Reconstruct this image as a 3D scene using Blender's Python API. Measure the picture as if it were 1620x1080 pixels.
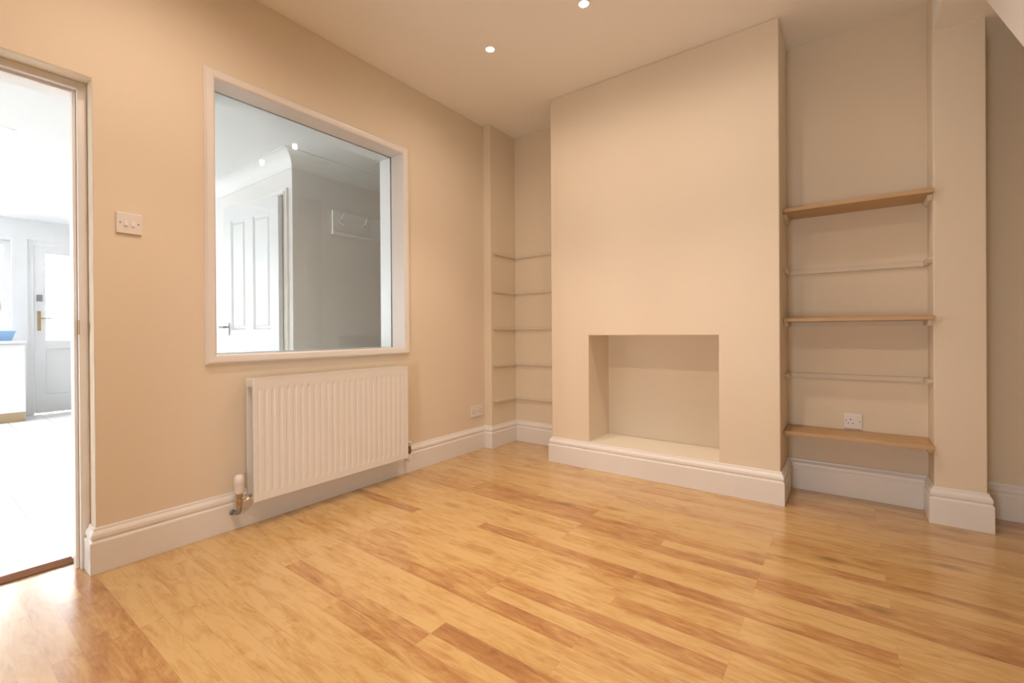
import bpy, bmesh, math
from mathutils import Vector, Matrix

for o in list(bpy.data.objects): bpy.data.objects.remove(o)
S = bpy.context.scene
COL = S.collection

# ------------------------------------------------------------------ camera
F, YAW, PITCH, ROLL, PY = 714.14, 0.637101, -0.002697, -0.006629, 526.4838
CAM = Vector((2.4594, -3.2733, 0.97))
fw = Vector((-math.sin(YAW)*math.cos(PITCH), math.cos(YAW)*math.cos(PITCH), math.sin(PITCH)))
rt = Vector((math.cos(YAW), math.sin(YAW), 0)); up = rt.cross(fw)
r2 = rt*math.cos(ROLL) + up*math.sin(ROLL); u2 = -rt*math.sin(ROLL) + up*math.cos(ROLL)
cd = bpy.data.cameras.new('camera'); cam = bpy.data.objects.new('camera', cd); COL.objects.link(cam)
m3 = Matrix((r2, u2, -fw)).transposed()
cam.matrix_world = Matrix.Translation(CAM) @ m3.to_4x4()
cd.sensor_width = 36; cd.lens = F/1620*36
cd.shift_y = (PY-540)/1620
cd.clip_start = 0.02
S.camera = cam

# ------------------------------------------------------------------ world, exposure
w = bpy.data.worlds.new('world'); S.world = w; w.use_nodes = True
nt = w.node_tree; nt.nodes.clear()
bg = nt.nodes.new('ShaderNodeBackground'); wo = nt.nodes.new('ShaderNodeOutputWorld')
bg.inputs[0].default_value = (0.93, 0.955, 1.0, 1); bg.inputs[1].default_value = 23.0
nt.links.new(bg.outputs[0], wo.inputs[0])
S.view_settings.view_transform = 'Standard'; S.view_settings.look = 'None'
S.view_settings.gamma = 1.0; S.view_settings.use_curve_mapping = False
S.view_settings.exposure = 0.2

LAMP_COL = (1.0, 0.785, 0.64)
LAMP_W = 18.0
BEAM = 1.55
HALL_W = 6.0

# ------------------------------------------------------------------ dimensions
H = 2.70; XS = .076; YS = -.346; X1 = .687; X2 = 2.165; CB = .38; X3 = 2.812; X4 = 2.999; P = .1986
HB = 2.452; YR = .06; XR = 3.9; YF = -4.5; T = .0215; HS = .183
YD = -2.809; YD2 = -3.64; ZD = 2.011
HK = 2.36; KX = -5.45; KY = -1.473; HX = -.98; KYF = -4.7; WT = -.24

# ------------------------------------------------------------------ materials
def mat(name, col, rough=.6, metal=0., bump=0., bscale=60, var=0., coat=0., spec=.5):
    m = bpy.data.materials.new(name); m.use_nodes = True
    n = m.node_tree.nodes; l = m.node_tree.links; b = n['Principled BSDF']
    b.inputs['Base Color'].default_value = (*col, 1); b.inputs['Roughness'].default_value = rough
    b.inputs['Metallic'].default_value = metal; b.inputs['Coat Weight'].default_value = coat
    b.inputs['Specular IOR Level'].default_value = spec
    tc = n.new('ShaderNodeTexCoord')
    if var or bump:
        nz = n.new('ShaderNodeTexNoise'); nz.inputs['Scale'].default_value = bscale; nz.inputs['Detail'].default_value = 4
        l.new(tc.outputs['Object'], nz.inputs['Vector'])
        if var:
            n2 = n.new('ShaderNodeTexNoise'); n2.inputs['Scale'].default_value = 2.2; l.new(tc.outputs['Object'], n2.inputs['Vector'])
            mx = n.new('ShaderNodeMix'); mx.data_type = 'RGBA'
            mx.inputs[6].default_value = (*[c*(1-var) for c in col], 1); mx.inputs[7].default_value = (*[min(1, c*(1+var)) for c in col], 1)
            l.new(n2.outputs[0], mx.inputs[0]); l.new(mx.outputs[2], b.inputs['Base Color'])
        if bump:
            bp = n.new('ShaderNodeBump'); bp.inputs['Strength'].default_value = bump; bp.inputs['Distance'].default_value = .002
            l.new(nz.outputs[0], bp.inputs['Height']); l.new(bp.outputs[0], b.inputs['Normal'])
    return m

def emis(name, col, s):
    m = bpy.data.materials.new(name); m.use_nodes = True; n = m.node_tree.nodes; n.clear()
    e = n.new('ShaderNodeEmission'); o = n.new('ShaderNodeOutputMaterial')
    e.inputs[0].default_value = (*col, 1); e.inputs[1].default_value = s
    m.node_tree.links.new(e.outputs[0], o.inputs[0]); return m

def glass_mat(name):
    m = bpy.data.materials.new(name); m.use_nodes = True; n = m.node_tree.nodes; l = m.node_tree.links; n.clear()
    o = n.new('ShaderNodeOutputMaterial'); mx = n.new('ShaderNodeMixShader'); fr = n.new('ShaderNodeFresnel')
    fr.inputs[0].default_value = 1.45
    tr = n.new('ShaderNodeBsdfTransparent'); tr.inputs[0].default_value = (.97, .985, .98, 1)
    gl = n.new('ShaderNodeBsdfGlossy'); gl.inputs['Roughness'].default_value = 0.0
    l.new(fr.outputs[0], mx.inputs[0]); l.new(tr.outputs[0], mx.inputs[1]); l.new(gl.outputs[0], mx.inputs[2]); l.new(mx.outputs[0], o.inputs[0])
    return m

def mathn(n, l, op, a, b=None, c=None):
    x = n.new('ShaderNodeMath'); x.operation = op
    for i, v in enumerate((a, b, c)):
        if v is None: continue
        if isinstance(v, (int, float)): x.inputs[i].default_value = v
        else: l.new(v, x.inputs[i])
    return x.outputs[0]

def plank_mat():
    m = bpy.data.materials.new('oak_laminate'); m.use_nodes = True
    n = m.node_tree.nodes; l = m.node_tree.links; b = n['Principled BSDF']
    tc = n.new('ShaderNodeTexCoord'); sp = n.new('ShaderNodeSeparateXYZ'); l.new(tc.outputs['Object'], sp.inputs[0])
    x, y = sp.outputs[0], sp.outputs[1]
    M = lambda op, a, b_=None, c=None: mathn(n, l, op, a, b_, c)
    W = .0685; L = .80
    yr = M('DIVIDE', M('ADD', y, 20 + 2.747 - 20.002 + 10*W*4), W)          # strip index
    row = M('FLOOR', yr); fy = M('SUBTRACT', yr, row)
    wn = n.new('ShaderNodeTexWhiteNoise'); wn.noise_dimensions = '1D'; l.new(row, wn.inputs['W'])
    off = M('MULTIPLY', M('FLOOR', M('MULTIPLY', wn.outputs['Value'], 1.9)), L/2)
    xr = M('DIVIDE', M('ADD', M('ADD', x, off), 12 - 2.18), L)
    ix = M('FLOOR', xr); fx = M('SUBTRACT', xr, ix)
    cb = n.new('ShaderNodeCombineXYZ'); l.new(row, cb.inputs[0]); l.new(ix, cb.inputs[1])
    w2 = n.new('ShaderNodeTexWhiteNoise'); w2.noise_dimensions = '3D'; l.new(cb.outputs[0], w2.inputs['Vector'])
    rnd = w2.outputs['Value']
    # grain coordinates: stretched along x, shifted per strip
    cv = n.new('ShaderNodeCombineXYZ')
    l.new(M('ADD', M('MULTIPLY', x, 1.0), M('MULTIPLY', rnd, 37.0)), cv.inputs[0])
    l.new(M('ADD', M('MULTIPLY', y, 5.5), M('MULTIPLY', row, 3.7)), cv.inputs[1])
    g1 = n.new('ShaderNodeTexNoise'); g1.inputs['Scale'].default_value = 3.2; g1.inputs['Detail'].default_value = 5; g1.inputs['Roughness'].default_value = .6; g1.inputs['Distortion'].default_value = .6
    l.new(cv.outputs[0], g1.inputs['Vector'])
    cv2 = n.new('ShaderNodeCombineXYZ')
    l.new(M('ADD', M('MULTIPLY', x, 6), M('MULTIPLY', rnd, 91.0)), cv2.inputs[0]); l.new(M('MULTIPLY', y, 90), cv2.inputs[1])
    g2 = n.new('ShaderNodeTexNoise'); g2.inputs['Scale'].default_value = 1.6; g2.inputs['Detail'].default_value = 6; g2.inputs['Distortion'].default_value = 1.0
    l.new(cv2.outputs[0], g2.inputs['Vector'])
    # blotchy figure and knots
    cv3 = n.new('ShaderNodeCombineXYZ')
    l.new(M('ADD', M('MULTIPLY', x, 4.2), M('MULTIPLY', rnd, 53.0)), cv3.inputs[0]); l.new(M('MULTIPLY', y, 14.), cv3.inputs[1]); l.new(row, cv3.inputs[2])
    g3 = n.new('ShaderNodeTexNoise'); g3.inputs['Scale'].default_value = 1.15; g3.inputs['Detail'].default_value = 8; g3.inputs['Roughness'].default_value = .62; g3.inputs['Distortion'].default_value = 2.2; l.new(cv3.outputs[0], g3.inputs['Vector'])
    # tone = strip tone + figure
    r1 = n.new('ShaderNodeValToRGB'); r1.color_ramp.interpolation = 'LINEAR'
    e = r1.color_ramp.elements; e[0].position = 0; e[0].color = (0, 0, 0, 1); e[1].position = 1; e[1].color = (1, 1, 1, 1)
    tone = M('ADD', M('MULTIPLY', M('POWER', rnd, 3.0), .46), M('MULTIPLY', M('SUBTRACT', g1.outputs[0], .5), 1.1))
    tone = M('ADD', tone, M('MULTIPLY', M('SUBTRACT', g2.outputs[0], .5), .5))
    tone = M('ADD', tone, M('MULTIPLY', M('SUBTRACT', g3.outputs[0], .42), 1.0))
    r2_ = n.new('ShaderNodeValToRGB'); e = r2_.color_ramp.elements
    e[0].position = .0; e[0].color = (.64, .425, .18, 1); e[1].position = .95; e[1].color = (.25, .105, .04, 1)
    k = e.new(.22); k.color = (.57, .355, .13, 1); k = e.new(.5); k.color = (.45, .225, .082, 1)
    l.new(tone, r2_.inputs[0])
    # knots
    vo = n.new('ShaderNodeTexVoronoi'); vo.inputs['Scale'].default_value = 1.3
    cv4 = n.new('ShaderNodeCombineXYZ'); l.new(M('MULTIPLY', x, 1.5), cv4.inputs[0]); l.new(M('MULTIPLY', y, 3.8), cv4.inputs[1])
    dn = n.new('ShaderNodeVectorMath'); dn.operation = 'SCALE'; dn.inputs['Scale'].default_value = .16; l.new(g2.outputs['Color'], dn.inputs[0])
    ad = n.new('ShaderNodeVectorMath'); l.new(cv4.outputs[0], ad.inputs[0]); l.new(dn.outputs[0], ad.inputs[1]); l.new(ad.outputs[0], vo.inputs['Vector'])
    kn = M('SUBTRACT', 1.0, M('SMOOTH_MIN', M('DIVIDE', vo.outputs['Distance'], .17), 1.0, .15)); kn = M('MAXIMUM', kn, 0.)
    mk = n.new('ShaderNodeMix'); mk.data_type = 'RGBA'; l.new(M('MULTIPLY', kn, .8), mk.inputs[0]); l.new(r2_.outputs[0], mk.inputs[6]); mk.inputs[7].default_value = (.17, .07, .03, 1)
    b.inputs['Coat Weight'].default_value = .6; b.inputs['Coat Roughness'].default_value = .16
    # seams
    def edge(f, wid): return M('LESS_THAN', M('MINIMUM', f, M('SUBTRACT', 1.0, f)), wid)
    seam = M('MAXIMUM', M('MULTIPLY', edge(fy, .010), .28), M('MULTIPLY', edge(fx, .0008), .25))
    ms = n.new('ShaderNodeMix'); ms.data_type = 'RGBA'; l.new(seam, ms.inputs[0]); l.new(mk.outputs[2], ms.inputs[6]); ms.inputs[7].default_value = (.20, .09, .035, 1)
    l.new(ms.outputs[2], b.inputs['Base Color'])
    l.new(M('ADD', .17, M('MULTIPLY', g2.outputs[0], .14)), b.inputs['Roughness'])
    bp = n.new('ShaderNodeBump'); bp.inputs['Strength'].default_value = .10; bp.inputs['Distance'].default_value = .001; l.new(M('SUBTRACT', g2.outputs[0], seam), bp.inputs['Height']); l.new(bp.outputs[0], b.inputs['Normal'])
    return m

def tile_mat():
    m = bpy.data.materials.new('kitchen_tiles'); m.use_nodes = True
    n = m.node_tree.nodes; l = m.node_tree.links; b = n['Principled BSDF']
    tc = n.new('ShaderNodeTexCoord'); mp = n.new('ShaderNodeMapping'); l.new(tc.outputs['Object'], mp.inputs[0]); mp.inputs['Location'].default_value = (.57, 2.885, 0)
    br = n.new('ShaderNodeTexBrick'); br.inputs['Scale'].default_value = 1.0; br.inputs['Brick Width'].default_value = .6; br.inputs['Row Height'].default_value = .3
    br.inputs['Mortar Size'].default_value = .003; br.inputs['Color1'].default_value = (.90, .90, .90, 1); br.inputs['Color2'].default_value = (.87, .87, .87, 1); br.inputs['Mortar'].default_value = (.4, .4, .4, 1)
    l.new(mp.outputs[0], br.inputs['Vector']); l.new(br.outputs[0], b.inputs['Base Color']); b.inputs['Roughness'].default_value = .25
    return m

def brick_mat():
    m = bpy.data.materials.new('garden_brick'); m.use_nodes = True
    n = m.node_tree.nodes; l = m.node_tree.links; b = n['Principled BSDF']
    tc = n.new('ShaderNodeTexCoord'); mp = n.new('ShaderNodeMapping'); l.new(tc.outputs['Object'], mp.inputs[0]); mp.inputs['Rotation'].default_value = (math.pi/2, 0, math.pi/2)
    br = n.new('ShaderNodeTexBrick'); br.inputs['Scale'].default_value = 4.4
    br.inputs['Color1'].default_value = (.42, .17, .13, 1); br.inputs['Color2'].default_value = (.33, .14, .11, 1); br.inputs['Mortar'].default_value = (.6, .55, .5, 1)
    l.new(mp.outputs[0], br.inputs['Vector']); l.new(br.outputs[0], b.inputs['Base Color']); b.inputs['Roughness'].default_value = .9
    return m

def oak_mat(name, c0, c1):
    m = bpy.data.materials.new(name); m.use_nodes = True
    n = m.node_tree.nodes; l = m.node_tree.links; b = n['Principled BSDF']
    tc = n.new('ShaderNodeTexCoord'); mp = n.new('ShaderNodeMapping'); mp.inputs['Scale'].default_value = (1.5, 28, 28); l.new(tc.outputs['Object'], mp.inputs[0])
    nz = n.new('ShaderNodeTexNoise'); nz.inputs['Scale'].default_value = 2.2; nz.inputs['Detail'].default_value = 6; nz.inputs['Distortion'].default_value = .7; l.new(mp.outputs[0], nz.inputs['Vector'])
    r = n.new('ShaderNodeValToRGB'); r.color_ramp.elements[0].position = .3; r.color_ramp.elements[0].color = (*c0, 1); r.color_ramp.elements[1].position = .7; r.color_ramp.elements[1].color = (*c1, 1)
    l.new(nz.outputs[0], r.inputs[0]); l.new(r.outputs[0], b.inputs['Base Color']); b.inputs['Roughness'].default_value = .5
    return m

M_WALL = mat('wall_paint', (.83, .725, .575), .75, bump=.06, bscale=180, var=.012)
M_CEIL = mat('ceiling_paint', (.94, .90, .84), .85, bump=.03, bscale=160)
M_TRIM = mat('white_gloss', (.86, .83, .80), .32)
M_RAD = mat('radiator_enamel', (.84, .82, .79), .35)
M_LEDGE = mat('cream_ledge_paint', (.80, .75, .64), .5)
M_KWALL = mat('kitchen_wall_paint', (.78, .755, .745), .75, bump=.05, bscale=180)
M_KCEIL = mat('kitchen_ceiling_paint', (.84, .84, .84), .8)
M_KWHITE = mat('kitchen_white', (.84, .84, .85), .4)
M_PLAST = mat('white_plastic', (.84, .80, .78), .28)
M_DARK = mat('dark_hole', (.02, .015, .012), .6)
M_SCREW = mat('screw_metal', (.30, .22, .17), .35, metal=.7)
M_CHROME = mat('chrome', (.75, .74, .72), .12, metal=1)
M_BRASS = mat('brass', (.50, .38, .24), .3, metal=1)
M_STEEL = mat('dull_steel', (.35, .35, .37), .3, metal=1)
M_BATT = mat('batten_paint', (.76, .68, .56), .6)
M_FLOOR = plank_mat(); M_TILE = tile_mat(); M_BRICK = brick_mat()
M_OAK = oak_mat('oak_veneer', (.50, .32, .155), (.62, .43, .235))
M_OAKD = oak_mat('oak_edge', (.30, .15, .07), (.40, .22, .10))
M_LAMP = emis('lamp_glow', (1, .93, .8), 26)
M_GLASS = glass_mat('window_glass')
M_GREEN = mat('hedge_green', (.30, .42, .20), .9, bump=1, bscale=20, var=.4)
M_PAVE = mat('patio_paving', (.45, .43, .40), .9, var=.1)
M_BLUE = mat('pale_blue_plastic', (.25, .42, .68), .4)
M_TAN = mat('tan_plinth', (.55, .40, .24), .5)
M_WORK = mat('worktop', (.75, .74, .72), .3)

# ------------------------------------------------------------------ mesh helpers
def obj(name, bm, m, parent=None, smooth=False, bevel=0, seg=2, loc=None):
    bmesh.ops.recalc_face_normals(bm, faces=bm.faces)
    me = bpy.data.meshes.new(name); bm.to_mesh(me); bm.free()
    if smooth:
        for p in me.polygons: p.use_smooth = True
    for mm in (m if isinstance(m, (list, tuple)) else [m]): me.materials.append(mm)
    o = bpy.data.objects.new(name, me); COL.objects.link(o)
    if parent: o.parent = parent
    if loc: o.location = loc
    if bevel:
        b = o.modifiers.new('bevel', 'BEVEL'); b.width = bevel; b.segments = seg; b.limit_method = 'ANGLE'; b.angle_limit = math.radians(40); b.harden_normals = False
    return o

def struct(name, bm, m, parent=None, **k):
    o = obj(name, bm, m, parent, **k)
    if not parent: o['kind'] = 'structure'
    return o

def thing(name, label, cat, loc=(0, 0, 0), group=None, rz=0):
    o = bpy.data.objects.new(name, None); COL.objects.link(o); o.location = loc; o.rotation_euler = (0, 0, rz)
    o.empty_display_size = .05
    o['label'] = label; o['category'] = cat
    if group: o['group'] = group
    return o

def tag(o, label, cat, group=None):
    o['label'] = label; o['category'] = cat
    if group: o['group'] = group
    return o

def B(bm, x0, x1, y0, y1, z0, z1, mi=0):
    vs = [bm.verts.new((x, y, z)) for x in (x0, x1) for y in (y0, y1) for z in (z0, z1)]
    for f in ((0, 1, 3, 2), (4, 6, 7, 5), (0, 4, 5, 1), (2, 3, 7, 6), (0, 2, 6, 4), (1, 5, 7, 3)):
        fc = bm.faces.new([vs[i] for i in f]); fc.material_index = mi
    return vs

def box(*a):
    bm = bmesh.new(); B(bm, *a); return bm

def grid_solid(xs, ys, zs, holes):
    """solid made of cells minus holes; only the outer faces are made"""
    def solid(i, j, k):
        if not (0 <= i < len(xs)-1 and 0 <= j < len(ys)-1 and 0 <= k < len(zs)-1): return False
        c = ((xs[i]+xs[i+1])/2, (ys[j]+ys[j+1])/2, (zs[k]+zs[k+1])/2)
        for h in holes:
            if h[0] < c[0] < h[1] and h[2] < c[1] < h[3] and h[4] < c[2] < h[5]: return False
        return True
    bm = bmesh.new(); V = {}
    def v(i, j, k):
        if (i, j, k) not in V: V[(i, j, k)] = bm.verts.new((xs[i], ys[j], zs[k]))
        return V[(i, j, k)]
    for i in range(len(xs)-1):
        for j in range(len(ys)-1):
            for k in range(len(zs)-1):
                if not solid(i, j, k): continue
                if not solid(i-1, j, k): bm.faces.new([v(i, j, k), v(i, j, k+1), v(i, j+1, k+1), v(i, j+1, k)])
                if not solid(i+1, j, k): bm.faces.new([v(i+1, j, k), v(i+1, j+1, k), v(i+1, j+1, k+1), v(i+1, j, k+1)])
                if not solid(i, j-1, k): bm.faces.new([v(i, j, k), v(i+1, j, k), v(i+1, j, k+1), v(i, j, k+1)])
                if not solid(i, j+1, k): bm.faces.new([v(i, j+1, k), v(i, j+1, k+1), v(i+1, j+1, k+1), v(i+1, j+1, k)])
                if not solid(i, j, k-1): bm.faces.new([v(i, j, k), v(i, j+1, k), v(i+1, j+1, k), v(i+1, j, k)])
                if not solid(i, j, k+1): bm.faces.new([v(i, j, k+1), v(i+1, j, k+1), v(i+1, j+1, k+1), v(i, j+1, k+1)])
    bmesh.ops.dissolve_limit(bm, angle_limit=.001, verts=bm.verts, edges=bm.edges)
    return bm

def offsets(path, d, closed=False):
    """points moved d to the right of the heading, mitred"""
    n = len(path); out = []
    for i in range(n):
        ds = []
        if i > 0 or closed: a = Vector(path[i]) - Vector(path[i-1]); ds.append(a.normalized())
        if i < n-1 or closed: a = Vector(path[(i+1) % n]) - Vector(path[i]); ds.append(a.normalized())
        ns = [Vector((q.y, -q.x)) for q in ds]
        if len(ns) == 1: out.append(Vector(path[i]) + ns[0]*d)
        else:
            b = (ns[0]+ns[1]); b = b/(1+ns[0].dot(ns[1])); out.append(Vector(path[i]) + b*d)
    return out

def sweep(path, prof, i0, i1):
    """profile (offset, z) swept along path[i0..i1], mitred as part of the whole path"""
    bm = bmesh.new(); rings = []
    offs = [offsets(path, p[0]) for p in prof]
    for i in range(i0, i1+1):
        rings.append([bm.verts.new((offs[k][i].x, offs[k][i].y, prof[k][1])) for k in range(len(prof))])
    for a, b in zip(rings, rings[1:]):
        for k in range(len(prof)):
            k2 = (k+1) % len(prof); bm.faces.new([a[k], b[k], b[k2], a[k2]])
    bm.faces.new(rings[0]); bm.faces.new(rings[-1][::-1])
    return bm

def ring_frame(prof, y0, y1, z0, z1, x):
    """picture-frame moulding in a plane x = const; prof = (outward from opening, x offset)"""
    bm = bmesh.new(); rings = []
    for sy, sz in ((0, 0), (1, 0), (1, 1), (0, 1)):
        r = []
        for d, dx in prof:
            r.append(bm.verts.new((x+dx, (y1+d) if sy else (y0-d), (z1+d) if sz else (z0-d))))
        rings.append(r)
    n = len(prof)
    for i in range(4):
        a = rings[i]; b = rings[(i+1) % 4]
        for k in range(n): bm.faces.new([a[k], b[k], b[(k+1) % n], a[(k+1) % n]])
    return bm

def tube(bm, pts, r, seg=14, caps=True):
    pts = [Vector(p) for p in pts]; rs = r if isinstance(r, (list, tuple)) else [r]*len(pts)
    rings = []; prev = None
    for i, p in enumerate(pts):
        d = (pts[min(i+1, len(pts)-1)] - pts[max(i-1, 0)]).normalized()
        if prev is None:
            ref = Vector((0, 0, 1)) if abs(d.z) < .9 else Vector((1, 0, 0)); a = d.cross(ref).normalized()
        else:
            a = prev - d*prev.dot(d); a.normalize()
        b = d.cross(a); prev = a
        rings.append([bm.verts.new(p + (a*math.cos(t)+b*math.sin(t))*rs[i]) for t in [2*math.pi*k/seg for k in range(seg)]])
    for a, b in zip(rings, rings[1:]):
        for k in range(seg): bm.faces.new([a[k], a[(k+1) % seg], b[(k+1) % seg], b[k]])
    if caps: bm.faces.new(rings[0][::-1]); bm.faces.new(rings[-1])

def bend(p0, p1, p2, r, n=8):
    """rounded corner from p0 via p1 to p2"""
    p0, p1, p2 = map(Vector, (p0, p1, p2)); a = p1 + (p0-p1).normalized()*r; c = p1 + (p2-p1).normalized()*r
    return [p0] + [((1-t)**2)*a + 2*t*(1-t)*p1 + t*t*c for t in [k/n for k in range(n+1)]] + [p2]

def lathe(bm, c, prof, axis='z', seg=24):
    rings = []
    for r, h in prof:
        ring = []
        for k in range(seg):
            t = 2*math.pi*k/seg; a, b = r*math.cos(t), r*math.sin(t)
            q = (a, b, h) if axis == 'z' else ((h, a, b) if axis == 'x' else (a, h, b))
            ring.append(bm.verts.new((c[0]+q[0], c[1]+q[1], c[2]+q[2])))
        rings.append(ring)
    for a, b in zip(rings, rings[1:]):
        for k in range(seg): bm.faces.new([a[k], a[(k+1) % seg], b[(k+1) % seg], b[k]])
    bm.faces.new(rings[0][::-1]); bm.faces.new(rings[-1])

# ------------------------------------------------------------------ floor and ceiling
struct('floor', box(-.175, XR, YF, YR+.02, -.06, 0), M_FLOOR)
struct('floor_kitchen', box(KX-.1, -.175, KYF, 2.1, -.06, 0), M_TILE)
bm = bmesh.new()
B(bm, -.26, -.178, YD2+.031, YD-.031, 0.0, .006)
struct('trim_3', bm, mat('threshold_wood', (.20, .085, .035), .9, spec=.1), bevel=.002)
struct('ceiling', box(WT, XR, YF, YR+.1, H, H+.12), M_CEIL)
bm = grid_solid([X3, X4, XR], [-1.35, -P, YR+.05], [HB, H], [(X3, X4, -P, 9, 0, 9)])
struct('wall_bulkhead', bm, M_CEIL)
SX0, SX1, SY0, SY1 = -5.38, -3.9, -4.55, -3.2
struct('ceiling_kitchen', grid_solid([KX-.1, SX0, SX1, WT], [KYF, SY0, SY1, 2.1], [HK, HK+.2], [(SX0, SX1, SY0, SY1, 0, 9)]), M_KCEIL)

# ------------------------------------------------------------------ walls
WY0, WY1, WZ0, WZ1 = -2.392, -1.190, .845, 2.225         # hole for the internal window lining
bm = grid_solid([WT, 0], [YF, YD2, YD, WY0, WY1, 2.1], [0, WZ0, ZD, WZ1, H],
                [(-1, 1, YD2, YD, -1, ZD), (-1, 1, WY0, WY1, WZ0, WZ1)])
struct('wall_left', bm, M_WALL, bevel=.004)
struct('wall_left_return', box(0, XS, YS, .02, 0, H), M_WALL, bevel=.004)
struct('wall_back', box(0, X3+.05, 0, .15, 0, H), M_WALL)
XN0, XN1, ZN, YN = .9925, 1.8488, .9403, -.045
bm = grid_solid([X1, XN0, XN1, X2], [-CB, YN, 0], [0, HS, ZN, H], [(XN0, XN1, -CB-1, YN, HS, ZN)])
struct('wall_chimney_breast', bm, M_WALL, bevel=.005)
struct('wall_pillar', box(X3, X4, -P, YR+.05, 0, H), M_WALL, bevel=.004)
struct('wall_back_right', box(X4, XR, YR, YR+.15, 0, H), M_WALL)
struct('wall_right', box(XR, XR+.15, YF, YR+.15, 0, H), M_WALL)
FX0, FX1, FZ0, FZ1 = 1.7, 2.25, .12, 1.0
struct('wall_front', grid_solid([WT, FX0, FX1, XR], [YF-.3, YF], [0, FZ0, FZ1, H], [(FX0, FX1, YF-1, YF+1, FZ0, FZ1)]), M_WALL)
# cream ledge that floors the fireplace opening
struct('trim_2', box(XN0-.0, XN1+.0, -CB-.004, YN, HS-.002, HS+.003), M_LEDGE)

# ------------------------------------------------------------------ skirting
PROF = [(0, 0), (T, 0), (T, .124), (T-.002, .129), (T-.007, .132), (T-.008, .137), (T-.004, .141), (T-.003, .146), (T-.004, .157), (T-.009, .166), (T-.013, .171), (T-.014, .178), (T-.016, HS), (0, HS)]
PATH = [(-.078, YD), (0, YD), (0, YS), (XS, YS), (XS, 0), (X1, 0), (X1, -CB), (X2, -CB), (X2, 0), (X3, 0), (X3, -P), (X4, -P), (X4, YR), (XR, YR)]
for nm, a, b in (('baseboard_left', 0, 2), ('baseboard_left_return', 2, 4), ('baseboard_alcove_left', 4, 5), ('baseboard_chimney', 5, 8), ('baseboard_alcove_right', 8, 9), ('baseboard_pillar', 9, 12), ('baseboard_right', 12, 13)):
    bm = sweep(PATH, PROF, a, b)
    struct(nm, bm, M_TRIM, bevel=.0012, seg=1)
struct('baseboard_front_left', sweep([(0, YF), (0, YD2), (-.058, YD2)], PROF, 0, 2), M_TRIM)

# ------------------------------------------------------------------ internal window (borrowed light)
win = bpy.data.objects.new('window_1', None); COL.objects.link(win); win.location = (0, -1.79, WZ0); win['kind'] = 'structure'
def wpart(name, bm, m, **k):
    o = obj(name, bm, m, None, **k); o.parent = win; o.matrix_parent_inverse = Matrix.Translation(-win.location); return o
y0, y1, z0, z1 = -2.370, -1.212, .866, 2.204
bm = ring_frame([(-.001, 0), (-.001, .014), (.006, .019), (.022, .021), (.034, .021), (.041, .012), (.0445, .008), (.0445, 0)], y0, y1, z0, z1, 0)
wpart('architrave', bm, M_TRIM)
def lining(x0, x1, d, g=0):
    bm = bmesh.new()
    for a in ((y0-d, y0+g, z0-d, z1+d), (y1-g, y1+d, z0-d, z1+d), (y0+g, y1-g, z0-d, z0+g), (y0+g, y1-g, z1-g, z1+d)):
        B(bm, x0, x1, *a)
    return bm
wpart('lining', lining(-.118, .001, .020), M_TRIM, bevel=.001)
wpart('rear_lining', lining(-.243, -.128, .020, .0015), M_TRIM, bevel=.001)
wpart('glass_pane', box(-.1245, -.1205, y0-.018, y1+.018, z0-.018, z1+.018), M_GLASS)

# ------------------------------------------------------------------ doorway lining
dr = bpy.data.objects.new('door_1', None); COL.objects.link(dr); dr.location = (-.12, YD, 0); dr['kind'] = 'structure'
def dpart(name, bm, m, par=None, **k):
    o = obj(name, bm, m, None, **k); o.parent = par or dr
    o.matrix_parent_inverse = Matrix.Translation(-dr.location); return o
fx0, fx1 = -.24, -.080
dpart('jamb', box(fx0, fx1, YD-.030, YD, 0, ZD-.0), M_TRIM, bevel=.002)
dpart('jamb', box(fx0, fx1, YD2, YD2+.030, 0, ZD-.0), M_TRIM, bevel=.002)
dpart('head', box(fx0, fx1, YD2+.030, YD-.030, ZD-.030, ZD), M_TRIM, bevel=.002)
dpart('door_stop', box(-.150, -.105, YD-.042, YD-.030, 0, ZD-.030), M_TRIM, bevel=.002)
dpart('door_stop', box(-.150, -.105, YD2+.030, YD2+.042, 0, ZD-.030), M_TRIM, bevel=.002)
dpart('door_stop', box(-.150, -.105, YD2+.042, YD-.042, ZD-.042, ZD-.030), M_TRIM, bevel=.002)
dpart('strike_plate', box(-.098, -.072, YD-.0315, YD-.0295, .97, 1.03), M_BRASS)

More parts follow.
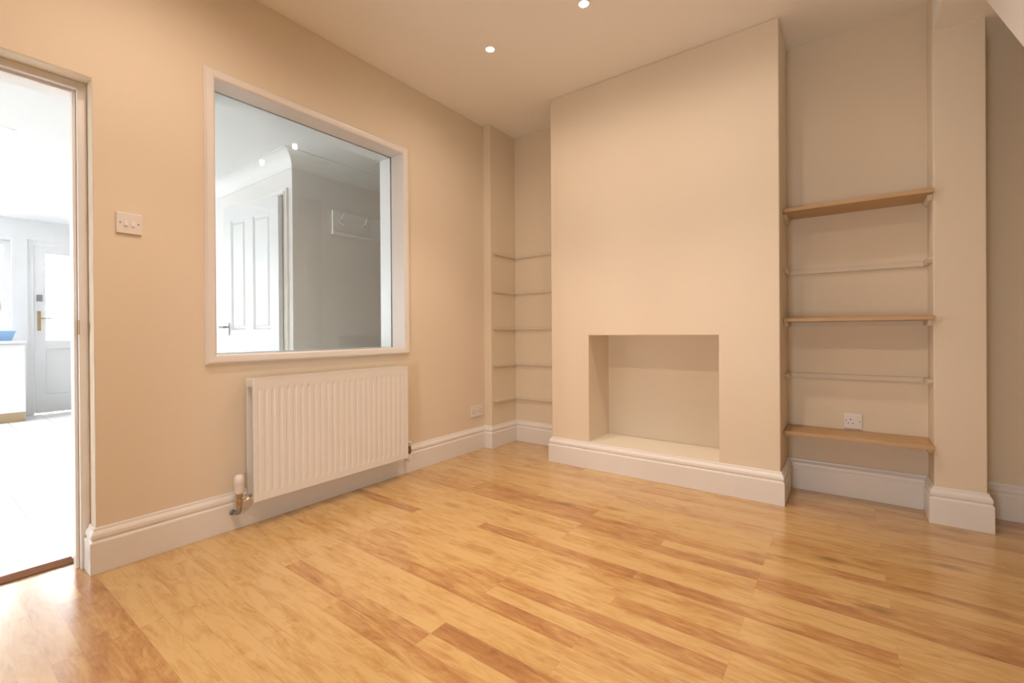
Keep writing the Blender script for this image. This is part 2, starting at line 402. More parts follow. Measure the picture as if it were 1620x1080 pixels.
# ------------------------------------------------------------------ radiator
RY0, RY1, RZ0, RZ1, RX = -2.246, -1.271, .134, .742, .116
rad = thing('radiator', 'white ribbed double panel radiator on the wall under the internal window', 'radiator', (.06, (RY0+RY1)/2, RZ0))
def rpart(name, bm, m, par=None, **k):
    o = obj(name, bm, m, None, **k); o.parent = par or rad
    o.matrix_parent_inverse = Matrix.Translation(-rad.location); return o
def panel(xf, thick, y0, y1, z0, z1, n=25, face=1):
    bm = bmesh.new(); W = y1-y0; Hh = z1-z0
    ys = []
    m = .020; pitch = (W-2*m)/n
    prof = [(0, 0), (.14, 0), (.27, 1), (.73, 1), (.86, 0)]
    cols = [(0, -.004), (.004, 0), (m*.9, 0)]
    for i in range(n):
        for u, d in prof: cols.append((m+(i+u)*pitch, d))
    cols += [(W-m*.9, 0), (W-.004, 0), (W, -.004)]
    zz = [0, .004, .030, .034, .048, .056, Hh*.5, Hh-.060, Hh-.052, Hh-.040, Hh-.036, Hh-.004, Hh]
    dep = .0032
    V = []
    for c, d in cols:
        r = []
        for k, z in enumerate(zz):
            edge = -.004 if (k in (0, len(zz)-1)) else 0
            base = 0
            if d in (0, 1) and m*.9 < c < W-m*.9:
                inside = 1 if 4 < k < 8 else (0 if (k < 4 or k > 8) else .4)
                if d == 0: base = -dep*inside          # channel between ribs
                else: base = .0005*inside
            rec = base + (d if d < 0 else 0) + edge
            r.append(bm.verts.new((xf + face*rec, y0+c, z0+z)))
        V.append(r)
    for a, b in zip(V, V[1:]):
        for k in range(len(zz)-1): bm.faces.new([a[k], b[k], b[k+1], a[k+1]])
    # back sheet and edges
    xb = xf - face*thick
    e = [(0, 0), (len(cols)-1, 0), (len(cols)-1, len(zz)-1), (0, len(zz)-1)]
    bk = {}
    for i, c in enumerate(cols):
        for k in (0, len(zz)-1): bk[(i, k)] = bm.verts.new((xb, y0+c[0], z0+zz[k]))
    for k in range(1, len(zz)-1):
        for i in (0, len(cols)-1): bk[(i, k)] = bm.verts.new((xb, y0+cols[i][0], z0+zz[k]))
    for i in range(len(cols)-1):
        for k in (0, len(zz)-1): bm.faces.new([V[i][k], V[i+1][k], bk[(i+1, k)], bk[(i, k)]])
        bm.faces.new([bk[(i, 0)], bk[(i+1, 0)], bk[(i+1, len(zz)-1)], bk[(i, len(zz)-1)]]) if 0 < i < len(cols)-2 else None
    for k in range(len(zz)-1):
        for i in (0, len(cols)-1): bm.faces.new([V[i][k], V[i][k+1], bk[(i, k+1)], bk[(i, k)]])
    for i in (0, len(cols)-2):
        j = i+1; L = len(zz)-1
        vs = [bk[(i, 0)], bk[(j, 0)]]
        if j == len(cols)-1: vs += [bk[(j, k)] for k in range(1, L)]
        vs += [bk[(j, L)], bk[(i, L)]]
        if i == 0: vs += [bk[(0, k)] for k in range(L-1, 0, -1)]
        bm.faces.new(vs)
    return bm
rpart('front_panel', panel(RX, .016, RY0, RY1, RZ0, RZ1), M_RAD)
rpart('rear_panel', panel(.030, .016, RY0, RY1, RZ0, RZ1, face=-1), M_RAD)
bm = bmesh.new()                                                # convector fins between the panels
for i in range(48):
    y = RY0+.04+i*(RY1-RY0-.08)/47
    B(bm, .056, .094, y-.0005, y+.0005, RZ0+.06, RZ1-.04)
rpart('convector_fins', bm, M_RAD)
bm = bmesh.new()                                                # top grille
B(bm, .028, .040, RY0+.001, RY1-.001, RZ1-.004, RZ1+.002); B(bm, .104, .117, RY0+.001, RY1-.001, RZ1-.004, RZ1+.002)
for i in range(60):
    y = RY0+.012+i*(RY1-RY0-.024)/59
    B(bm, .040, .104, y-.0045, y+.0045, RZ1-.003, RZ1+.001)
rpart('top_grille', bm, M_RAD)
for ya, yb in ((RY0-.001, RY0+.014), (RY1-.014, RY1+.001)):
    rpart('end_cap', box(.030, .108, ya, yb, RZ1-.038, RZ1-.001), M_RAD, bevel=.002)
# thermostatic valve, left end
vy = -2.296; vx = .068
bm = bmesh.new(); lathe(bm, (vx, vy, .188), [(.0, 0), (.016, 0), (.020, .004), (.0215, .012), (.0215, .045), (.023, .047), (.0225, .070), (.019, .084), (.012, .091), (0, .092)])
head = rpart('thermostatic_head', bm, M_PLAST, smooth=True)
bm = bmesh.new(); lathe(bm, (vx, vy, .120), [(.013, 0), (.013, .015), (.0155, .017), (.0155, .035), (.013, .037), (.013, .050), (.016, .052), (.016, .068)], seg=12)
rpart('valve_body', bm, M_BRASS)
bm = bmesh.new(); tube(bm, [(vx, vy+.008, .160), (vx, vy+.03, .160)], .009); tube(bm, [(vx, vy+.028, .160), (vx, vy+.040, .160)], .014, seg=6); tube(bm, [(vx, vy+.038, .160), (vx, RY0+.006, .160)], .008)
rpart('valve_tail', bm, M_CHROME, smooth=False)
bm = bmesh.new(); tube(bm, bend((vx, vy, .125), (vx, vy, .090), (.018, vy-.018, .090), .022), .0105); tube(bm, [(.030, vy-.0136, .090), (.0225, vy-.0164, .090)], .0135)
rpart('feed_pipe', bm, M_STEEL, smooth=True)
# lockshield valve, right end
vy = RY1+.050
bm = bmesh.new(); lathe(bm, (vx, vy, .198), [(.010, 0), (.010, .014), (.0145, .017), (.0145, .026), (.011, .030)])
rpart('lockshield_cap', bm, M_PLAST, smooth=False)
bm = bmesh.new(); lathe(bm, (vx, vy, .145), [(.009, 0), (.009, .014), (.012, .016), (.012, .030), (.009, .032), (.009, .053)], seg=6); tube(bm, [(vx, vy, .166), (vx, RY1-.006, .166)], .008)
rpart('lockshield_body', bm, mat('dark_brass', (.28, .17, .09), .35, metal=1))
bm = bmesh.new(); tube(bm, bend((vx, vy, .148), (vx, vy, .094), (.019, vy, .094), .016), .0075)
rpart('return_pipe', bm, M_TRIM, smooth=True)

# ------------------------------------------------------------------ sockets and switch
def rounded_plate(w, h, d):
    bm = box(-w/2, w/2, -d, 0, -h/2, h/2); return bm
def holes(parent, pts, sw, sh, d, m, name, nz=0):
    for u, v in pts:
        obj(name, box(u-sw/2, u+sw/2, -d-.0004, -d+.003, v-sh/2, v+sh/2), m, parent)
def screws(parent, pts, d):
    for u, v in pts:
        bm = bmesh.new(); lathe(bm, (u, -d+.001, v), [(.0032, 0), (.0032, -.0013), (.002, -.0016)], axis='y', seg=12); obj('screw', bm, M_SCREW, parent)
def rocker(parent, u, v, w_, h_, d):
    bm = bmesh.new()
    a = [(u-w_/2, -d+.002, v-h_/2), (u+w_/2, -d+.002, v-h_/2), (u+w_/2, -d+.002, v+h_/2), (u-w_/2, -d+.002, v+h_/2)]
    b = [(u-w_/2, -d-.0042, v-h_/2), (u+w_/2, -d-.0042, v-h_/2), (u+w_/2, -d-.0010, v+h_/2), (u-w_/2, -d-.0010, v+h_/2)]
    A = [bm.verts.new(q) for q in a]; C = [bm.verts.new(q) for q in b]
    bm.faces.new(A); bm.faces.new(C[::-1])
    for i in range(4): bm.faces.new([A[i], A[(i+1) % 4], C[(i+1) % 4], C[i]])
    obj('rocker_switch', bm, M_PLAST, parent, bevel=.0008)
D = .0095
def outlet(parent, cu, sw_u):
    holes(parent, [(cu, .0085)], .0042, .0082, D, M_DARK, 'earth_hole')
    holes(parent, [(cu-.0110, -.0125), (cu+.0110, -.0125)], .0066, .0042, D, M_DARK, 'pin_hole')
    rocker(parent, sw_u, .0165, .0095, .0200, D)
s1 = thing('single_socket', 'white single switched socket above the lowest oak shelf in the right alcove', 'socket', (2.4895, 0, .4405))
obj('faceplate', rounded_plate(.086, .088, D), M_PLAST, s1, bevel=.0035, seg=3)
outlet(s1, -.0105, .0235); screws(s1, [(-.0315, .003), (.0315, .001)], D)
s2 = thing('double_socket', 'white double socket low on the left wall just above the skirting', 'socket', (0, -.452, .3185), rz=math.pi/2)
obj('faceplate', rounded_plate(.147, .088, D), M_PLAST, s2, bevel=.0035, seg=3)
outlet(s2, -.046, -.014); outlet(s2, .046, .014); screws(s2, [(-.0305, -.001), (.0305, -.001)], D)
s3 = thing('light_switch', 'white double light switch on the wall between doorway and internal window', 'light switch', (0, -2.695, 1.441), rz=math.pi/2)
obj('faceplate', rounded_plate(.086, .088, D), M_PLAST, s3, bevel=.003, seg=3)
rocker(s3, -.011, 0, .0125, .0240, D); rocker(s3, .0125, 0, .0125, .0240, D); screws(s3, [(-.0300, 0), (.0310, 0)], D)

# ------------------------------------------------------------------ alcove shelves
def batten_x(x0, x1, y0, y1, zt, h):        # along x
    return box(x0, x1, y0, y1, zt-h, zt)
def batten_y(x0, x1, yf, yb, zt, h, ch):    # along y, lower front corner cut off
    bm = bmesh.new(); pr = [(yf, zt), (yb, zt), (yb, zt-h), (yf+ch, zt-h), (yf, zt-h+min(h*.7, ch))]
    a = [bm.verts.new((x0, p[0], p[1])) for p in pr]; b = [bm.verts.new((x1, p[0], p[1])) for p in pr]
    bm.faces.new(a); bm.faces.new(b[::-1])
    for i in range(5): bm.faces.new([a[i], a[(i+1) % 5], b[(i+1) % 5], b[i]])
    return bm
names_l = ['topmost of the five', 'second from the top', 'middle one of the five', 'fourth from the top', 'lowest of the five']
for i, zt in enumerate((1.640, 1.322, 1.008, .697, .394)):
    t = thing('shelf_support', 'cream painted batten round the empty left alcove, ' + names_l[i], 'shelf support', (XS, 0, zt), 'bare shelf battens in the left alcove')
    L = Matrix.Translation(-t.location)
    for nm, bm in (('back_batten', batten_x(XS, X1, -.020, 0, zt, .021)), ('side_batten', batten_y(XS, XS+.020, -.322, -.020, zt, .021, .018)), ('side_batten', batten_y(X1-.020, X1, -.322, -.020, zt, .021, .018))):
        o = obj(nm, bm, M_BATT, None, bevel=.0015, seg=1); o.parent = t; o.matrix_parent_inverse = L
zl = [(1.648, 'under the highest oak shelf in the right alcove', True, False), (1.333, 'bare in the right alcove below the highest oak shelf', False, True), (1.016, 'under the middle oak shelf in the right alcove', True, True),
      (.709, 'bare in the right alcove above the socket', False, True), (.367, 'under the lowest oak shelf in the right alcove', True, True)]
BH = .027
for zt, where, board, back in zl:
    t = thing('shelf_support', 'pale painted batten ' + where, 'shelf support', (X2, 0, zt), 'shelf battens in the right alcove')
    L = Matrix.Translation(-t.location)
    parts = [('side_batten', batten_y(X2, X2+.018, -.185, 0, zt, BH, .022)), ('side_batten', batten_y(X3-.020, X3, -.185, 0, zt, BH, .022))]
    if back: parts.append(('back_batten', batten_x(X2+.018, X3-.020, -.018, 0, zt, BH)))
    for nm, bm in parts:
        o = obj(nm, bm, M_BATT, None, bevel=.0012, seg=1); o.parent = t; o.matrix_parent_inverse = L
for zb, which in ((1.648, 'highest oak shelf board in the right alcove, seen from below'), (1.016, 'middle oak shelf board in the right alcove, seen edge on'), (.367, 'lowest oak shelf board in the right alcove, just above the skirting')):
    t = thing('shelf_board', which, 'shelf', ((X2+X3)/2, 0, zb), 'oak shelf boards in the right alcove')
    L = Matrix.Translation(-t.location)
    o = obj('board', box(X2+.003, X3-.002, -.240, -.001, zb+.0002, zb+.021), M_OAK, None, bevel=.001, seg=1); o.parent = t; o.matrix_parent_inverse = L
    o = obj('end_edging', box(X2+.0015, X2+.003, -.240, -.001, zb+.0002, zb+.021), M_OAKD, None); o.parent = t; o.matrix_parent_inverse = L
    o['label'] = 'dark cut end of the shelf board'

# ------------------------------------------------------------------ downlights
def downlight(x, y, z, label, group, power, col, parts_m=M_LAMP, r=.022, ringm=None, wide=1.0):
    t = thing('ceiling_downlight', label, 'downlight', (x, y, z), group)
    bm = bmesh.new(); n = 32; R = []
    for rr, h in ((r+.001, .004), (r+.001, -.001), (r+.006, -.0035), (r+.012, -.002), (r+.014, 0), (r+.014, .004)):
        R.append([bm.verts.new((rr*math.cos(2*math.pi*k/n), rr*math.sin(2*math.pi*k/n), h)) for k in range(n)])
    for a, b in zip(R, R[1:]+R[:1]):
        for k in range(n): bm.faces.new([a[k], a[(k+1) % n], b[(k+1) % n], b[k]])
    obj('bezel', bm, ringm or M_CEIL, t, smooth=True)
    bm = bmesh.new(); lathe(bm, (0, 0, -.002), [(r, 0), (r*.7, -.0012), (0.001, -.002)][::-1] if False else [(r, .004), (r, 0), (r*.7, -.0015), (.002, -.0022)])
    obj('lamp_lens', bm, parts_m, t, smooth=True)
    if power:
        for pw_, ang, bl in ((power*wide, 174, .8), (power*BEAM*(1.35 if wide < 1 else 1), 76, .8)):          # wide spill and bright core of the reflector lamp
            ld = bpy.data.lights.new('lamp', 'SPOT'); ld.energy = pw_; ld.color = col; ld.shadow_soft_size = .02
            ld.spot_size = math.radians(ang); ld.spot_blend = bl
            lo = bpy.data.objects.new('lamp_light', ld); COL.objects.link(lo); lo.parent = t; lo.location = (0, 0, -.026)
    return t
GR = 'ceiling downlights in the front room'
pos = {(.714, -1.12): 'small round lit downlight in the ceiling nearer the left wall', (1.352, -1.125): 'small round lit downlight in the ceiling near the chimney breast, cut by the top edge',
       (1.990, -1.12): 'small round lit downlight in front of the chimney breast nearer the right alcove'}
for x in (.714, 1.352, 1.990):
    for j, y in enumerate((-1.12, -2.72)):
        lab = None
        for (px, py), s in pos.items():
            if abs(px-x) < .01 and abs(py-y) < .01: lab = s
        if lab is None: lab = 'small round lit downlight in the ceiling, row %s from the fireplace, %s' % (('', 'second')[j], {.714: 'window side', 1.352: 'middle', 1.99: 'stair side'}[x])
        downlight(x, y if j else -1.12, H, lab, GR, LAMP_W, LAMP_COL, wide=.42 if j == 0 else 1.0)
# kitchen downlight seen through the doorway (switched off)
downlight(-2.09, -2.84, HK, 'round chrome rimmed downlight in the kitchen ceiling beyond the doorway', None, 0, None, parts_m=M_KWHITE, r=.03, ringm=M_CHROME)

# ------------------------------------------------------------------ staircase at the right edge
st = thing('staircase', 'white painted staircase side crossing the upper right corner above the recess', 'staircase', (3.3, -3.1, 0))
L = Matrix.Translation(-st.location)
def line_z(y): return 2.393 + (y+.472)*.8986
def spart(name, bm, m, **k):
    o = obj(name, bm, m, None, **k); o.parent = st; o.matrix_parent_inverse = L; return o
bm = bmesh.new(); prf = [(-3.13, .005), (-2.80, line_z(-2.80)), (-.412, 2.447), (-.80, 2.447), (-3.13, .36)]
prf = [(-3.13, .005), (-.412, 2.447), (-1.30, 2.447), (-3.13, .80)]
a = [bm.verts.new((2.95, p[0], p[1])) for p in prf]; b = [bm.verts.new((3.0, p[0], p[1])) for p in prf]
bm.faces.new(a); bm.faces.new(b[::-1])
for i in range(4): bm.faces.new([a[i], a[(i+1) % 4], b[(i+1) % 4], b[i]])
spart('string_panel', bm, M_TRIM, bevel=.003)
bm = bmesh.new(); prf = [(-3.13, .06), (-.46, 2.447), (-.52, 2.447), (-3.13, .11)]
a = [bm.verts.new((3.0, p[0], p[1])) for p in prf]; b = [bm.verts.new((XR-.002, p[0], p[1])) for p in prf]
bm.faces.new(a); bm.faces.new(b[::-1])
for i in range(4): bm.faces.new([a[i], a[(i+1) % 4], b[(i+1) % 4], b[i]])
spart('soffit', bm, M_CEIL)
bm = bmesh.new()
for i in range(11):
    y = -3.10+i*.22; z = line_z(y)+.11
    B(bm, 3.0, XR-.002, y-.01, y+.235, z-.02+.06, z+.06); B(bm, 3.0, XR-.002, y+.0, y+.015, max(.01, z-.13), z+.04)
spart('steps', bm, M_CEIL)

# ------------------------------------------------------------------ kitchen and hall beyond
OX0, OX1 = -1.895, -1.055
bm = grid_solid([KX, OX0, OX1, HX], [KY, -.55, 2.1], [0, 2.085, HK], [(OX0, OX1, KY-1, -.55, -1, 2.085)])
struct('wall_kitchen_block', bm, M_KWALL, bevel=.004)
struct('wall_passage_end', box(HX, WT, 2.0, 2.1, 0, HK), M_KWALL)
DY0, DY1, KW0, KW1 = -2.37, -1.57, -4.60, -2.50
bm = grid_solid([KX-.25, KX], [KYF-.1, KW0, KW1, DY0, DY1, KY+.02], [0, 1.05, 2.10, 2.12, HK], [(KX-1, KX+1, DY0, DY1, -1, 2.12), (KX-1, KX+1, KW0, KW1, 1.05, 2.10)])
struct('wall_kitchen_far', bm, M_KWHITE)
PX0, PX1 = -.95, -.40
bm = grid_solid([KX-.25, PX0, PX1, WT], [KYF-.25, KYF], [0, 2.15, HK], [(PX0, PX1, KYF-1, KYF+1, -1, 2.15)])
struct('wall_kitchen_side', bm, M_KWHITE)
# coving
cove = [(0, HK)]+[(0, HK-.11)]+[(.105-.105*math.cos(t)+.004, HK-.11+.106*math.sin(t)) for t in [math.pi/2*k/8 for k in range(9)]]+[(.109, HK)]
kp = [(KX, KY), (HX, KY), (HX, 2.0)]
struct('trim_1', sweep(kp, cove, 0, 2), M_KCEIL)
struct('baseboard_kitchen', sweep([(KX, KY), (OX0-.07, KY)], PROF, 0, 1), M_TRIM)
struct('baseboard_passage', sweep([(OX1+.07, KY), (HX, KY), (HX, 2.0)], PROF, 0, 2), M_TRIM)
# unseen side glazing, added to let more daylight into kitchen and passage
pw = bpy.data.objects.new('added_side_window', None); COL.objects.link(pw); pw['kind'] = 'structure'
def frame_y(y, x0, x1, z0, z1, w_, d, par, m, n=1):
    bm = bmesh.new(); B(bm, x0, x1, y, y+d, z0, z0+w_); B(bm, x0, x1, y, y+d, z1-w_, z1)
    for i in range(n+1):
        xx = x0+(x1-x0-w_)*i/n; B(bm, xx, xx+w_, y, y+d, z0+w_, z1-w_)
    obj('frame', bm, m, par); obj('pane', box(x0+w_/2, x1-w_/2, y+d*.4, y+d*.6, z0+w_/2, z1-w_/2), M_GLASS, par)
frame_y(KYF-.15, PX0, PX1, 0.0, 2.15, .06, .06, pw, M_KWHITE, 3)
w4 = bpy.data.objects.new('added_fill_window', None); COL.objects.link(w4); w4['kind'] = 'structure'  # low window behind the camera, added as daylight fill for walls and ceiling
frame_y(YF-.2, FX0, FX1, FZ0, FZ1, .05, .06, w4, M_KWHITE, 1)
def frame_x(x, y0, y1, z0, z1, w_, d, par, m, n=1):
    bm = bmesh.new(); B(bm, x, x+d, y0, y1, z0, z0+w_); B(bm, x, x+d, y0, y1, z1-w_, z1)
    for i in range(n+1):
        yy = y0+(y1-y0-w_)*i/n; B(bm, x, x+d, yy, yy+w_, z0+w_, z1-w_)
    obj('frame', bm, m, par); obj('pane', box(x+d*.4, x+d*.6, y0+w_/2, y1-w_/2, z0+w_/2, z1-w_/2), M_GLASS, par)
w5 = bpy.data.objects.new('added_skylight', None); COL.objects.link(w5); w5['kind'] = 'structure'  # out-of-view skylight, added to brighten the kitchen floor and far wall
bm = bmesh.new(); B(bm, SX0, SX1, SY0, SY0+.05, HK+.2, HK+.26); B(bm, SX0, SX1, SY1-.05, SY1, HK+.2, HK+.26)
for i in range(4):
    xx = SX0+(SX1-SX0-.05)*i/3; B(bm, xx, xx+.05, SY0+.05, SY1-.05, HK+.2, HK+.26)
obj('frame', bm, M_KWHITE, w5); obj('pane', box(SX0+.02, SX1-.02, SY0+.02, SY1-.02, HK+.225, HK+.235), M_GLASS, w5)
kw = bpy.data.objects.new('window_2', None); COL.objects.link(kw); kw['kind'] = 'structure'
frame_x(KX-.16, KW0, KW1, 1.05, 2.10, .06, .06, kw, M_KWHITE, 2)
# back door
d3 = bpy.data.objects.new('door_3', None); COL.objects.link(d3); d3['kind'] = 'structure'
bm = bmesh.new()
B(bm, KX-.12, KX-.02, DY0, DY0+.05, 0, 2.12); B(bm, KX-.12, KX-.02, DY1-.05, DY1, 0, 2.12); B(bm, KX-.12, KX-.02, DY0+.05, DY1-.05, 2.07, 2.12)
obj('frame', bm, M_KWHITE, d3)
ly0, ly1 = DY0+.055, DY1-.055
bm = grid_solid([KX-.09, KX-.03], [ly0, ly0+.10, ly1-.10, ly1], [.01, .24, .80, .90, 1.97, 2.065], [(KX-1, KX+1, ly0+.10, ly1-.10, .24, .80), (KX-1, KX+1, ly0+.10, ly1-.10, .90, 1.97)])
lf = obj('door_leaf', bm, M_KWHITE, d3, bevel=.003)
obj('pane', box(KX-.065, KX-.055, ly0+.10, ly1-.10, .90, 1.97), M_GLASS, lf)
obj('panel', box(KX-.070, KX-.045, ly0+.10, ly1-.10, .24, .80), M_KWHITE, lf)
bm = bmesh.new(); B(bm, KX-.03, KX-.018, ly0+.025, ly0+.055, 1.02, 1.26); tube(bm, [(KX-.02, ly0+.04, 1.17), (KX+.03, ly0+.04, 1.17), (KX+.032, ly0+.15, 1.17)], .009)
obj('door_handle', bm, M_BRASS, lf)
obj('lock', box(KX-.03, KX-.014, ly0+.02, ly0+.07, 1.38, 1.46), M_STEEL, lf)
# base cabinets under the window
CY0, CY1 = -4.10, -2.45
for i in range(3):
    a = CY0+i*(CY1-CY0)/3; b = CY0+(i+1)*(CY1-CY0)/3
    t = thing('base_cabinet', 'white kitchen base cabinet beyond the doorway, %s' % ('furthest from the back door', 'in the middle of its run', 'next to the back door')[i], 'cabinet', (KX+.27, (a+b)/2, 0), 'kitchen base cabinets')
    L = Matrix.Translation(-t.location)
    for nm, bm, m in (('body', box(KX+.001, KX+.50, a+.001, b-.001, .11, .87), M_KWHITE), ('door', box(KX+.50, KX+.52, a+.003, b-.003, .12, .865), M_KWHITE), ('plinth', box(KX+.001, KX+.46, a+.001, b-.001, .001, .11), M_TAN)):
        o = obj(nm, bm, m, None); o.parent = t; o.matrix_parent_inverse = L
o = obj('worktop', box(KX+.001, KX+.54, CY0, CY1+.01, .87, .905), M_WORK, bevel=.004); tag(o, 'pale kitchen worktop on the base cabinets beyond the doorway', 'worktop')
ty = -2.62
o = bpy.data.objects.new('kitchen_tap', None); COL.objects.link(o); o.location = (KX+.12, ty, .905); tag(o, 'tall curved chrome kitchen tap seen through the doorway', 'tap')
bm = bmesh.new(); lathe(bm, (0, 0, 0), [(.025, 0), (.025, .02), (.014, .03), (.014, .10)]); tube(bm, [(0, 0, .09), (0, 0, .38)]+[(.09-.09*math.cos(t), 0, .38+.09*math.sin(t)) for t in [math.pi*k/12 for k in range(1, 13)]]+[(.18, 0, .33)], .012)
obj('spout', bm, M_CHROME, o, smooth=True)
bm = bmesh.new(); tube(bm, [(0, .012, .07), (0, .06, .09)], .006); obj('lever', bm, M_CHROME, o)
bm = bmesh.new(); w0, w1 = .13, .16
A = [bm.verts.new(v) for v in ((-w0, -w0, 0), (w0, -w0, 0), (w0, w0, 0), (-w0, w0, 0))]; C = [bm.verts.new(v) for v in ((-w1, -w1, .11), (w1, -w1, .11), (w1, w1, .11), (-w1, w1, .11))]
A2 = [bm.verts.new((v.co.x*.94, v.co.y*.94, .006)) for v in A]; C2 = [bm.verts.new((v.co.x*.95, v.co.y*.95, .11)) for v in C]
bm.faces.new(A); bm.faces.new(A2[::-1])
for i in range(4):
    j = (i+1) % 4; bm.faces.new([A[i], A[j], C[j], C[i]]); bm.faces.new([A2[i], A2[j], C2[j], C2[i]]); bm.faces.new([C[i], C[j], C2[j], C2[i]])
o = obj('washing_up_bowl', bm, M_BLUE, loc=(KX+.34, -2.68, .906)); tag(o, 'pale blue bowl on the worktop beneath the kitchen tap', 'bowl')

# hall door (cupboard under the coving)
d2 = bpy.data.objects.new('door_2', None); COL.objects.link(d2); d2['kind'] = 'structure'; d2.location = (OX1-.025, KY-.012, 0)
def d2part(name, bm, m, **k):
    o = obj(name, bm, m, None, **k); o.parent = d2; o.matrix_parent_inverse = Matrix.Translation(-d2.location); return o
bm = bmesh.new()
def frame_z(xa, xb, zt, w_, ya, yb):
    B(bm, xa-w_, xa, ya, yb, 0, zt+w_); B(bm, xb, xb+w_, ya, yb, 0, zt+w_); B(bm, xa, xb, ya, yb, zt, zt+w_)
frame_z(OX0+.025, OX1-.025, 2.06, .045, KY-.018, KY); frame_z(OX0+.018, OX1-.018, 2.067, .012, KY-.024, KY-.018)
d2part('architrave', bm, M_TRIM, bevel=.003)
bm = bmesh.new()
B(bm, OX0, OX0+.025, KY, KY+.12, 0, 2.085); B(bm, OX1-.025, OX1, KY, KY+.12, 0, 2.085); B(bm, OX0+.025, OX1-.025, KY, KY+.12, 2.06, 2.085)
d2part('lining', bm, M_TRIM)
LW = .757; LT = .035
def panel_leaf():
    xs_ = [-LW, -LW+.105, -LW+.315, -LW+.42, -.105, 0]
    zs_ = [.01, .21, .78, 1.0, 1.92, 2.035]
    bm = bmesh.new()
    for side in (-1, 1):
        yy = side*LT/2
        G = [[bm.verts.new((x, yy, z)) for z in zs_] for x in xs_]
        for i in range(5):
            for k in range(5):
                q = [G[i][k], G[i+1][k], G[i+1][k+1], G[i][k+1]]
                if i in (1, 3) and k in (1, 3):
                    x0_, x1_, z0_, z1_ = xs_[i], xs_[i+1], zs_[k], zs_[k+1]
                    prev = q
                    for ins, dp in ((.014, .010), (.024, .010), (.040, .003)):
                        nq = [bm.verts.new(p) for p in ((x0_+ins, yy-side*dp, z0_+ins), (x1_-ins, yy-side*dp, z0_+ins), (x1_-ins, yy-side*dp, z1_-ins), (x0_+ins, yy-side*dp, z1_-ins))]
                        for a in range(4): bm.faces.new([prev[a], prev[(a+1) % 4], nq[(a+1) % 4], nq[a]])
                        prev = nq
                    bm.faces.new(prev)
                else: bm.faces.new(q)
    B(bm, -LW, -LW, -LT/2, LT/2, .01, 2.035)
    for (xa, xb, za, zb) in ((-LW, 0, .01, .01), (-LW, 0, 2.035, 2.035)):
        v = [bm.verts.new(p) for p in ((xa, -LT/2, za), (xb, -LT/2, za), (xb, LT/2, za), (xa, LT/2, za))]; bm.faces.new(v)
    v = [bm.verts.new(p) for p in ((0, -LT/2, .01), (0, LT/2, .01), (0, LT/2, 2.035), (0, -LT/2, 2.035))]; bm.faces.new(v)
    return bm
bm = panel_leaf()
deg = [f for f in bm.faces if f.calc_area() < 1e-9]; bmesh.ops.delete(bm, geom=deg, context='FACES')
v = [bm.verts.new(p) for p in ((-LW, -LT/2, .01), (-LW, LT/2, .01), (-LW, LT/2, 2.035), (-LW, -LT/2, 2.035))]; bm.faces.new(v)
bmesh.ops.remove_doubles(bm, verts=bm.verts, dist=1e-5)
leaf = obj('door_leaf', bm, mat('door_paint', (.74, .745, .76), .45), d2); leaf.location = (.008, -.034, 0); leaf.rotation_euler = (0, 0, math.radians(7))
bm = bmesh.new(); B(bm, -LW+.045, -LW+.075, -LT/2-.008, -LT/2, .955, 1.06); tube(bm, [(-LW+.060, -LT/2-.008, 1.025), (-LW+.060, -LT/2-.045, 1.025), (-LW+.015, -LT/2-.05, 1.025)], .008)
hd = obj('door_handle', bm, M_STEEL, leaf)

# coat rack on the passage wall
RYa, RYb, RZa, RZb = -1.139, -.28, 1.818, 1.992
t = thing('coat_rack', 'pale painted coat rack with hooks on the passage wall behind the internal window', 'coat rack', (HX, (RYa+RYb)/2, RZa))
L = Matrix.Translation(-t.location)
o = obj('back_board', box(HX, HX+.018, RYa, RYb, RZa, RZb), M_KWHITE, None, bevel=.002); o.parent = t; o.matrix_parent_inverse = L
bm = bmesh.new(); n = 10
for k in range(1): pass
prf = [(0, RZa-.026)]+[(.018+.016*math.sin(a), RZa-.013-.013*math.cos(a)) for a in [math.pi*i/8 for i in range(9)]]+[(0, RZa)]
a = [bm.verts.new((HX+p[0], RYa-.004, p[1])) for p in prf]; b = [bm.verts.new((HX+p[0], RYb, p[1])) for p in prf]
bm.faces.new(a); bm.faces.new(b[::-1])
for i in range(len(prf)): bm.faces.new([a[i], a[(i+1) % len(prf)], b[(i+1) % len(prf)], b[i]])
o = obj('lower_moulding', bm, M_KWALL, None); o.parent = t; o.matrix_parent_inverse = L
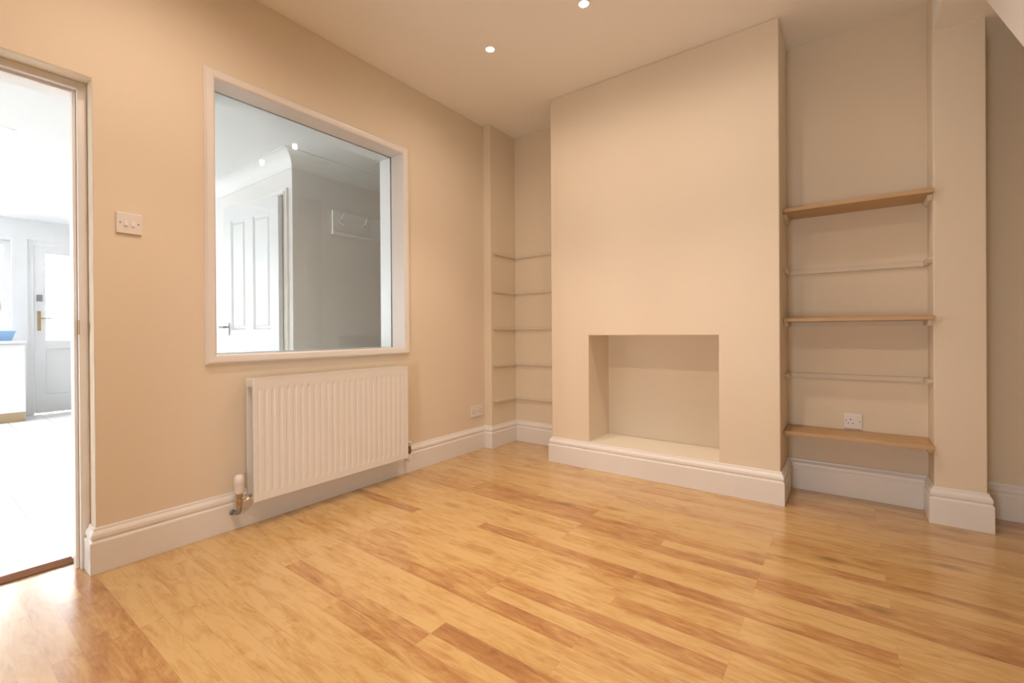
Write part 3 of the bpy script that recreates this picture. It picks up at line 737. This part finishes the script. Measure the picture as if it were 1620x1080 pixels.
for i in range(4):
    hy = -1.070+i*.235; hx = HX+.018; bm = bmesh.new()
    lathe(bm, (hx, hy, 1.915), [(.012, 0), (.012, .003), (.006, .006)], axis='x', seg=14)
    tube(bm, [(hx+.004, hy, 1.915), (hx+.016, hy, 1.922), (hx+.030, hy, 1.942), (hx+.040, hy, 1.965), (hx+.050, hy, 1.985)], [.006, .005, .0045, .0045, .006], seg=10)
    tube(bm, [(hx+.004, hy, 1.910), (hx+.010, hy, 1.886), (hx+.022, hy, 1.868), (hx+.036, hy, 1.870), (hx+.042, hy, 1.886)], [.006, .006, .005, .0045, .006], seg=10)
    o = obj('hook', bm, M_CHROME, None, smooth=True); o.parent = t; o.matrix_parent_inverse = L

# garden beyond the kitchen
struct('floor_patio', box(-12, KX-.25, -9, 2, -.16, -.06), M_PAVE)
struct('floor_side_patio', box(KX-.25, 1, -9, KYF-.25, -.16, -.06), M_PAVE)
o = obj('garden_wall', box(-8.6, -8.35, -6, 1.2, -.06, 1.25), M_BRICK); tag(o, 'red brick garden wall outside the glazed back door', 'wall')
bm = bmesh.new(); bmesh.ops.create_icosphere(bm, subdivisions=4, radius=1)
import random
random.seed(4)
from mathutils import noise
for v in bm.verts:
    d = 1+.18*noise.noise(v.co*3.1)+.1*noise.noise(v.co*9)
    v.co = Vector((v.co.x*.5*d, v.co.y*2.4*d, .85+v.co.z*.92*d))
o = obj('hedge', bm, M_GREEN, loc=(-9.6, -2.2, -.05)); tag(o, 'green hedge behind the garden wall outside', 'hedge')

# daylight portals at the openings (they only guide sampling of the sky)
def portal(loc, rot, sx, sy):
    ld = bpy.data.lights.new('sky_portal', 'AREA'); ld.shape = 'RECTANGLE'; ld.size = sx; ld.size_y = sy; ld.cycles.is_portal = True
    lo = bpy.data.objects.new('sky_portal', ld); COL.objects.link(lo); lo.location = loc; lo.rotation_euler = rot
portal(((FX0+FX1)/2, YF-.24, (FZ0+FZ1)/2), (math.pi/2, 0, 0), FX1-FX0, FZ1-FZ0)
portal((KX-.2, (KW0+KW1)/2, 1.575), (0, -math.pi/2, 0), 1.05, KW1-KW0)
portal((KX-.2, (DY0+DY1)/2, 1.2), (0, -math.pi/2, 0), 1.8, .8)
portal(((PX0+PX1)/2, KYF-.2, 1.08), (math.pi/2, 0, 0), PX1-PX0, 2.15)
portal(((SX0+SX1)/2, (SY0+SY1)/2, HK+.27), (0, 0, 0), SX1-SX0, SY1-SY0)
